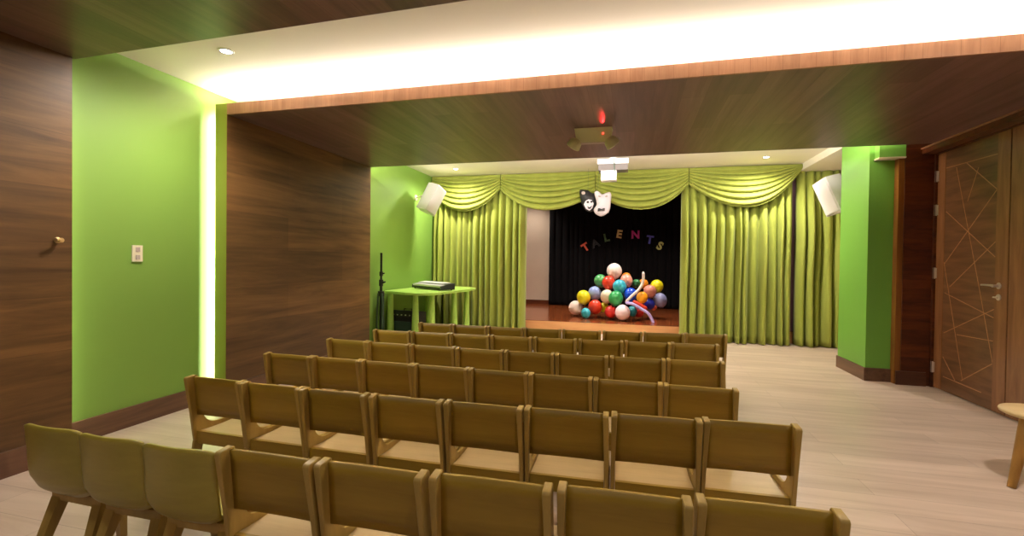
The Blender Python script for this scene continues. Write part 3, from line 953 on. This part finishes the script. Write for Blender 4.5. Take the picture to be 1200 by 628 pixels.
# zoom-space centre, radius, depth, colour, label
BL = [
 (470, 100, 71, 9.15, 'white', 'large white balloon on the very top of the pile'),
 (345, 190, 60, 9.05, 'lgreen', 'green balloon below left of the top white balloon'),
 (418, 207, 62, 8.90, 'red', 'red balloon directly under the top white balloon'),
 (520, 243, 64, 8.80, 'turq', 'large turquoise balloon in the upper middle of the pile'),
 (582, 188, 58, 9.00, 'pink', 'pink balloon right of the top white balloon'),
 (578, 160, 46, 9.22, 'orange', 'orange balloon peeking out behind the pink balloon'),
 (672, 214, 40, 9.08, 'dgreen', 'small dark green balloon left of the white twisting balloon'),
 (738, 218, 46, 9.10, 'orange', 'small orange balloon behind the white twisting balloon'),
 (860, 240, 60, 9.02, 'yellow', 'yellow balloon at the upper right of the pile'),
 (797, 288, 60, 8.92, 'dusty', 'dusty pink balloon left of the upper right yellow balloon'),
 (890, 367, 65, 8.98, 'grey', 'grey lavender balloon at the right end of the pile'),
 (795, 402, 50, 8.85, 'navy', 'navy blue balloon between the golden and the grey lavender balloons'),
 (725, 343, 54, 8.76, 'golden', 'golden orange balloon right of the bright blue balloon'),
 (620, 318, 63, 8.78, 'blue', 'bright blue balloon behind the twisting balloons'),
 (483, 350, 68, 8.62, 'green', 'green balloon in the centre of the pile'),
 (402, 333, 62, 8.76, 'ivory', 'ivory balloon left of the central green balloon'),
 (290, 304, 62, 8.90, 'lav', 'lavender blue balloon above the left red balloon'),
 (187, 341, 65, 8.88, 'yellow', 'yellow balloon at the left of the pile'),
 (115, 434, 67, 8.90, 'white', 'white balloon at the far left end of the pile'),
 (207, 484, 46, 8.66, 'turq', 'small turquoise balloon on the stage at the left front'),
 (293, 430, 66, 8.74, 'red', 'big red balloon under the lavender blue balloon'),
 (374, 432, 46, 8.86, 'yellow', 'small yellow balloon tucked between the two lower red balloons'),
 (440, 473, 60, 8.60, 'crimson', 'crimson balloon left of the front white balloon'),
 (546, 479, 70, 8.45, 'pinkwhite', 'pinkish white balloon at the front of the pile'),
 (634, 468, 46, 8.66, 'teal', 'teal balloon right of the front white balloon'),
 (696, 476, 48, 8.74, 'crimson', 'crimson balloon beneath the lavender twisting balloon'),
 (832, 424, 34, 9.7, 'coral', 'tiny coral balloon below the navy blue balloon'),
]


def bal_geo(zx, zy, zr, Y):
    p = atY(660+zx/7.846, 305+zy/7.846, Y)
    r = zr/7.846*(p-CAM).dot(fwd)/F_PX
    p.z = max(p.z, ZST+r*1.04)
    return p, r


depth_of = [b[3] for b in BL]
for _ in range(300):                                   # let the pile settle front to back until its balloons only touch
    geo = [bal_geo(b[0], b[1], b[2], depth_of[i]) for i, b in enumerate(BL)]
    for i in range(len(BL)):
        for k in range(i):
            (pa, ra), (pb, rb) = geo[i], geo[k]
            if (pa-pb).length < (ra+rb)*0.985:
                sg = 1 if depth_of[i] > depth_of[k] else -1
                depth_of[i] += 0.004*sg
                depth_of[k] -= 0.004*sg
    depth_of = [min(9.9, max(8.25, d)) for d in depth_of]
for (zx, zy, zr, _, c, lb), Y in zip(BL, depth_of):
    p, r = bal_geo(zx, zy, zr, Y)
    rr = random.Random(int(zx*7+zy))
    tilt = Matrix.Rotation(rr.uniform(-0.5, 0.5), 3, 'X') @ Matrix.Rotation(rr.uniform(-0.6, 0.6), 3, 'Y')
    bm = B()
    prof = [(0, -1.14*r), (0.07*r, -1.13*r), (0.035*r, -1.08*r), (0.05*r, -1.04*r)]
    for i in range(1, 16):
        a = -PI/2+PI*i/16
        prof.append((r*math.cos(a)*(1-0.04*(1-math.sin(a))), r*math.sin(a)*1.04))
    prof.append((0, r*1.04))
    flip = Matrix.Rotation(R(rr.choice((110, 150, 200))), 3, 'X') if p.z < ZST+r*1.2 else tilt
    lathe(bm, prof, (0, 0, 0), 28, flip)
    o = obj('balloon', bm, BM[c], None, smooth=True)
    o.location = p
    tag(o, lb, 'balloon', 'balloons piled on the stage')


def twist(name, zpts, rad, mat, label, group):
    pts = [atY(660+x/7.846, 305+y/7.846, Y) for x, y, Y in zpts]
    c0 = sum(pts, Vector())/len(pts)
    fine = []
    n = len(pts)
    for i in range(n-1):
        p0, p1, p2, p3 = pts[max(i-1, 0)], pts[i], pts[i+1], pts[min(i+2, n-1)]
        for k in range(8):
            t = k/8
            fine.append(0.5*((2*p1)+(p2-p0)*t+(2*p0-5*p1+4*p2-p3)*t*t+(3*p1-p0-3*p2+p3)*t**3)-c0)
    fine.append(pts[-1]-c0)
    m_ = len(fine)
    rad_ = [rad*min(1.0, 0.35+0.65*min(i, m_-1-i)/2.0) for i in range(m_)]
    bm = B(); tube(bm, fine, rad_, 14)
    o = obj('modelling_balloon', bm, mat, None, smooth=True)
    o.location = c0
    tag(o, label, 'balloon', group)


twist('white', [(737, 105, 8.62), (735, 190, 8.60), (705, 258, 8.56), (640, 320, 8.50), (574, 384, 8.44)], 0.025, BM['white'], 'long white twisting balloon rising from the pile', 'long twisting balloons')
twist('lav', [(572, 390, 8.42), (640, 402, 8.40), (715, 445, 8.38), (785, 492, 8.36), (822, 560, 8.34), (828, 578, 8.335)], 0.025, balloon_mat('paleviolet', rgb(190, 176, 240)), 'long lavender twisting balloon drooping over the front of the pile', 'long twisting balloons')
twist('red', [(640, 376, 8.46), (690, 402, 8.45), (772, 448, 8.45)], 0.034, BM['red'], 'long red balloon beneath the lavender twisting balloon', 'long twisting balloons')

# ------------------------------------------------------------------ small wall things
sp = empty('light_switch', (XL, 2.589, 1.226))
tag(sp, 'white double light switch plate on the left green wall', 'light switch')
bm = B(); box(bm, 0.0, 0.010, -0.036, 0.036, -0.058, 0.058); obj('plate', bm, M['cream'], sp, bevel=0.003)
for z in (-0.028, 0.028):
    bm = B(); box(bm, 0.0095, 0.015, -0.014, 0.014, z-0.016, z+0.016); obj('rocker', bm, M['greyplastic'], sp, bevel=0.002)
hk = empty('wall_hook', (XP, 2.007, 1.293))
tag(hk, 'small pale metal hook on the near left wood panelling', 'hook')
bm = B(); lathe(bm, [(0.018, 0), (0.018, 0.006), (0.011, 0.010), (0.011, 0.032), (0.014, 0.036), (0, 0.038)], (0, 0, 0), 16, Matrix.Rotation(R(90), 3, 'Y')); obj('peg', bm, M['brass'], hk)
bm = B(); tube(bm, [(0.028, 0, 0), (0.038, -0.02, 0.004), (0.044, -0.034, 0.001)], [0.009, 0.008, 0.010], 10); obj('prong', bm, M['brass'], hk)


# ------------------------------------------------------------------ lights
def kelvin(c):
    return c


WARM = (1.0, 0.89, 0.77)
WARM2 = (1.0, 0.92, 0.84)


def area(name, loc, sx, sy, power, color, direction):
    d = bpy.data.lights.new(name, 'AREA')
    d.shape = 'RECTANGLE'
    d.size, d.size_y = sx, sy
    d.energy = power
    d.color = color
    o = bpy.data.objects.new(name, d)
    COL.objects.link(o)
    o.location = loc
    o.rotation_euler = Vector(direction).to_track_quat('-Z', 'Y').to_euler()
    return o


def downlight(x, y, z, power, label, group, angle=165, blend=0.9, color=WARM2, aim=None, rad=0.045):
    root = empty('downlight', (x, y, z))
    tag(root, label, 'downlight', group)
    bm = B(); lathe(bm, [(0.034, 0.0), (0.034, -0.003), (0.046, -0.003), (0.048, -0.0015), (0.048, 0.0)], (0, 0, 0), 24); obj('trim_ring', bm, M['plastic'], root)
    bm = B(); lathe(bm, [(0, -0.0022), (0.034, -0.0022), (0.034, -0.001), (0, -0.001)], (0, 0, 0), 24); obj('lens', bm, M['lens'], root)
    d = bpy.data.lights.new('downlight_lamp', 'SPOT')
    d.energy = power
    d.spot_size = R(angle)
    d.spot_blend = blend
    d.shadow_soft_size = rad
    d.color = color
    o = bpy.data.objects.new('downlight_lamp', d)
    COL.objects.link(o)
    o.parent = root
    o.location = (0, 0, -0.055)
    if aim:
        o.rotation_euler = Vector(aim).to_track_quat('-Z', 'Y').to_euler()
    return root


P = dict(cove=120, side=20, near_side=8, rear=140, recess=62, near=15, front=105, stage=150)

# LED strips hidden in the coves of the timber portals, plus an added rear fill strip
area('led_cove', (-0.2, Y2+0.07, ZF-0.003), 6.2, 0.015, P['cove'], WARM, (0, -0.1, 1)).rotation_euler = Vector((0, -0.1, 1)).to_track_quat('-Z', 'Y').to_euler()
o = area('led_cove_side', (-3.368, Y2+0.062, 1.23), 2.36, 0.012, P['side'], (1.0, 0.97, 0.80), (-1, 0, 0))
o.rotation_euler = (0, R(90), 0)
o = area('led_cove_near_side', (-3.368, Y1-0.055, 1.2), 2.3, 0.012, P['near_side'], (1.0, 0.97, 0.80), (-1, 0, 0))
o.rotation_euler = (0, R(90), 0)
area('added_rear_fill', (-0.5, Y3-0.06, ZS+0.075), 5.4, 0.015, P['rear'], WARM2, (0, 0.5, 1))  # fill strip added to brighten the stage-side ceiling, not a known fitting

downlight(-2.671, 2.597, ZC, P['recess'], 'small bright downlight in the cove ceiling above the left green wall', 'ceiling downlights')
downlight(1.9, 2.55, ZC, P['recess'], 'downlight in the cove ceiling beyond the right edge of the picture', 'ceiling downlights')
downlight(-2.807, 7.179, ZV, P['front'], 'downlight in the stage-side ceiling above the left loudspeaker', 'ceiling downlights')
downlight(1.772, 7.196, ZV, P['front'], 'downlight in the stage-side ceiling above the wide right curtain', 'ceiling downlights')
for x in (-2.0, 0.0, 2.0):
    for y in (0.55, -1.3):
        downlight(x, y, ZS, P['near'], 'added unseen fill light in the near boarded soffit overhead, out of the picture', 'near soffit fill lights')  # unseen fixtures added as fill from behind and above the camera
for x, y in ((-1.5, 8.75), (0.5, 8.75)):
    downlight(x, y, ZT, P['stage'], 'downlight in the stage ceiling hidden behind the valance', 'stage downlights', angle=130)
downlight(-2.35, 10.6, ZT, 60, 'downlight in the stage ceiling by the beige rear wall', 'stage downlights', angle=110)
# the red glow thrown on the boards by the emergency light's indicator
d = bpy.data.lights.new('indicator_glow', 'SPOT')
d.energy = 1.2; d.color = (1, 0.02, 0.02); d.spot_size = R(16); d.spot_blend = 0.6; d.shadow_soft_size = 0.004
o = bpy.data.objects.new('indicator_glow', d); COL.objects.link(o)
o.parent = em
o.location = (0.085, -0.052, -0.05)
o.rotation_euler = Vector((0.0, -0.25, 0.055)).to_track_quat('-Z', 'Y').to_euler()

w = bpy.data.worlds.new('world'); scene.world = w
w.use_nodes = True
w.node_tree.nodes['Background'].inputs[0].default_value = (0.05, 0.045, 0.04, 1)
w.node_tree.nodes['Background'].inputs[1].default_value = 1.0

scene.view_settings.view_transform = 'Standard'
scene.view_settings.look = 'None'
scene.view_settings.gamma = 1
scene.view_settings.use_curve_mapping = False
scene.view_settings.exposure = 0.7
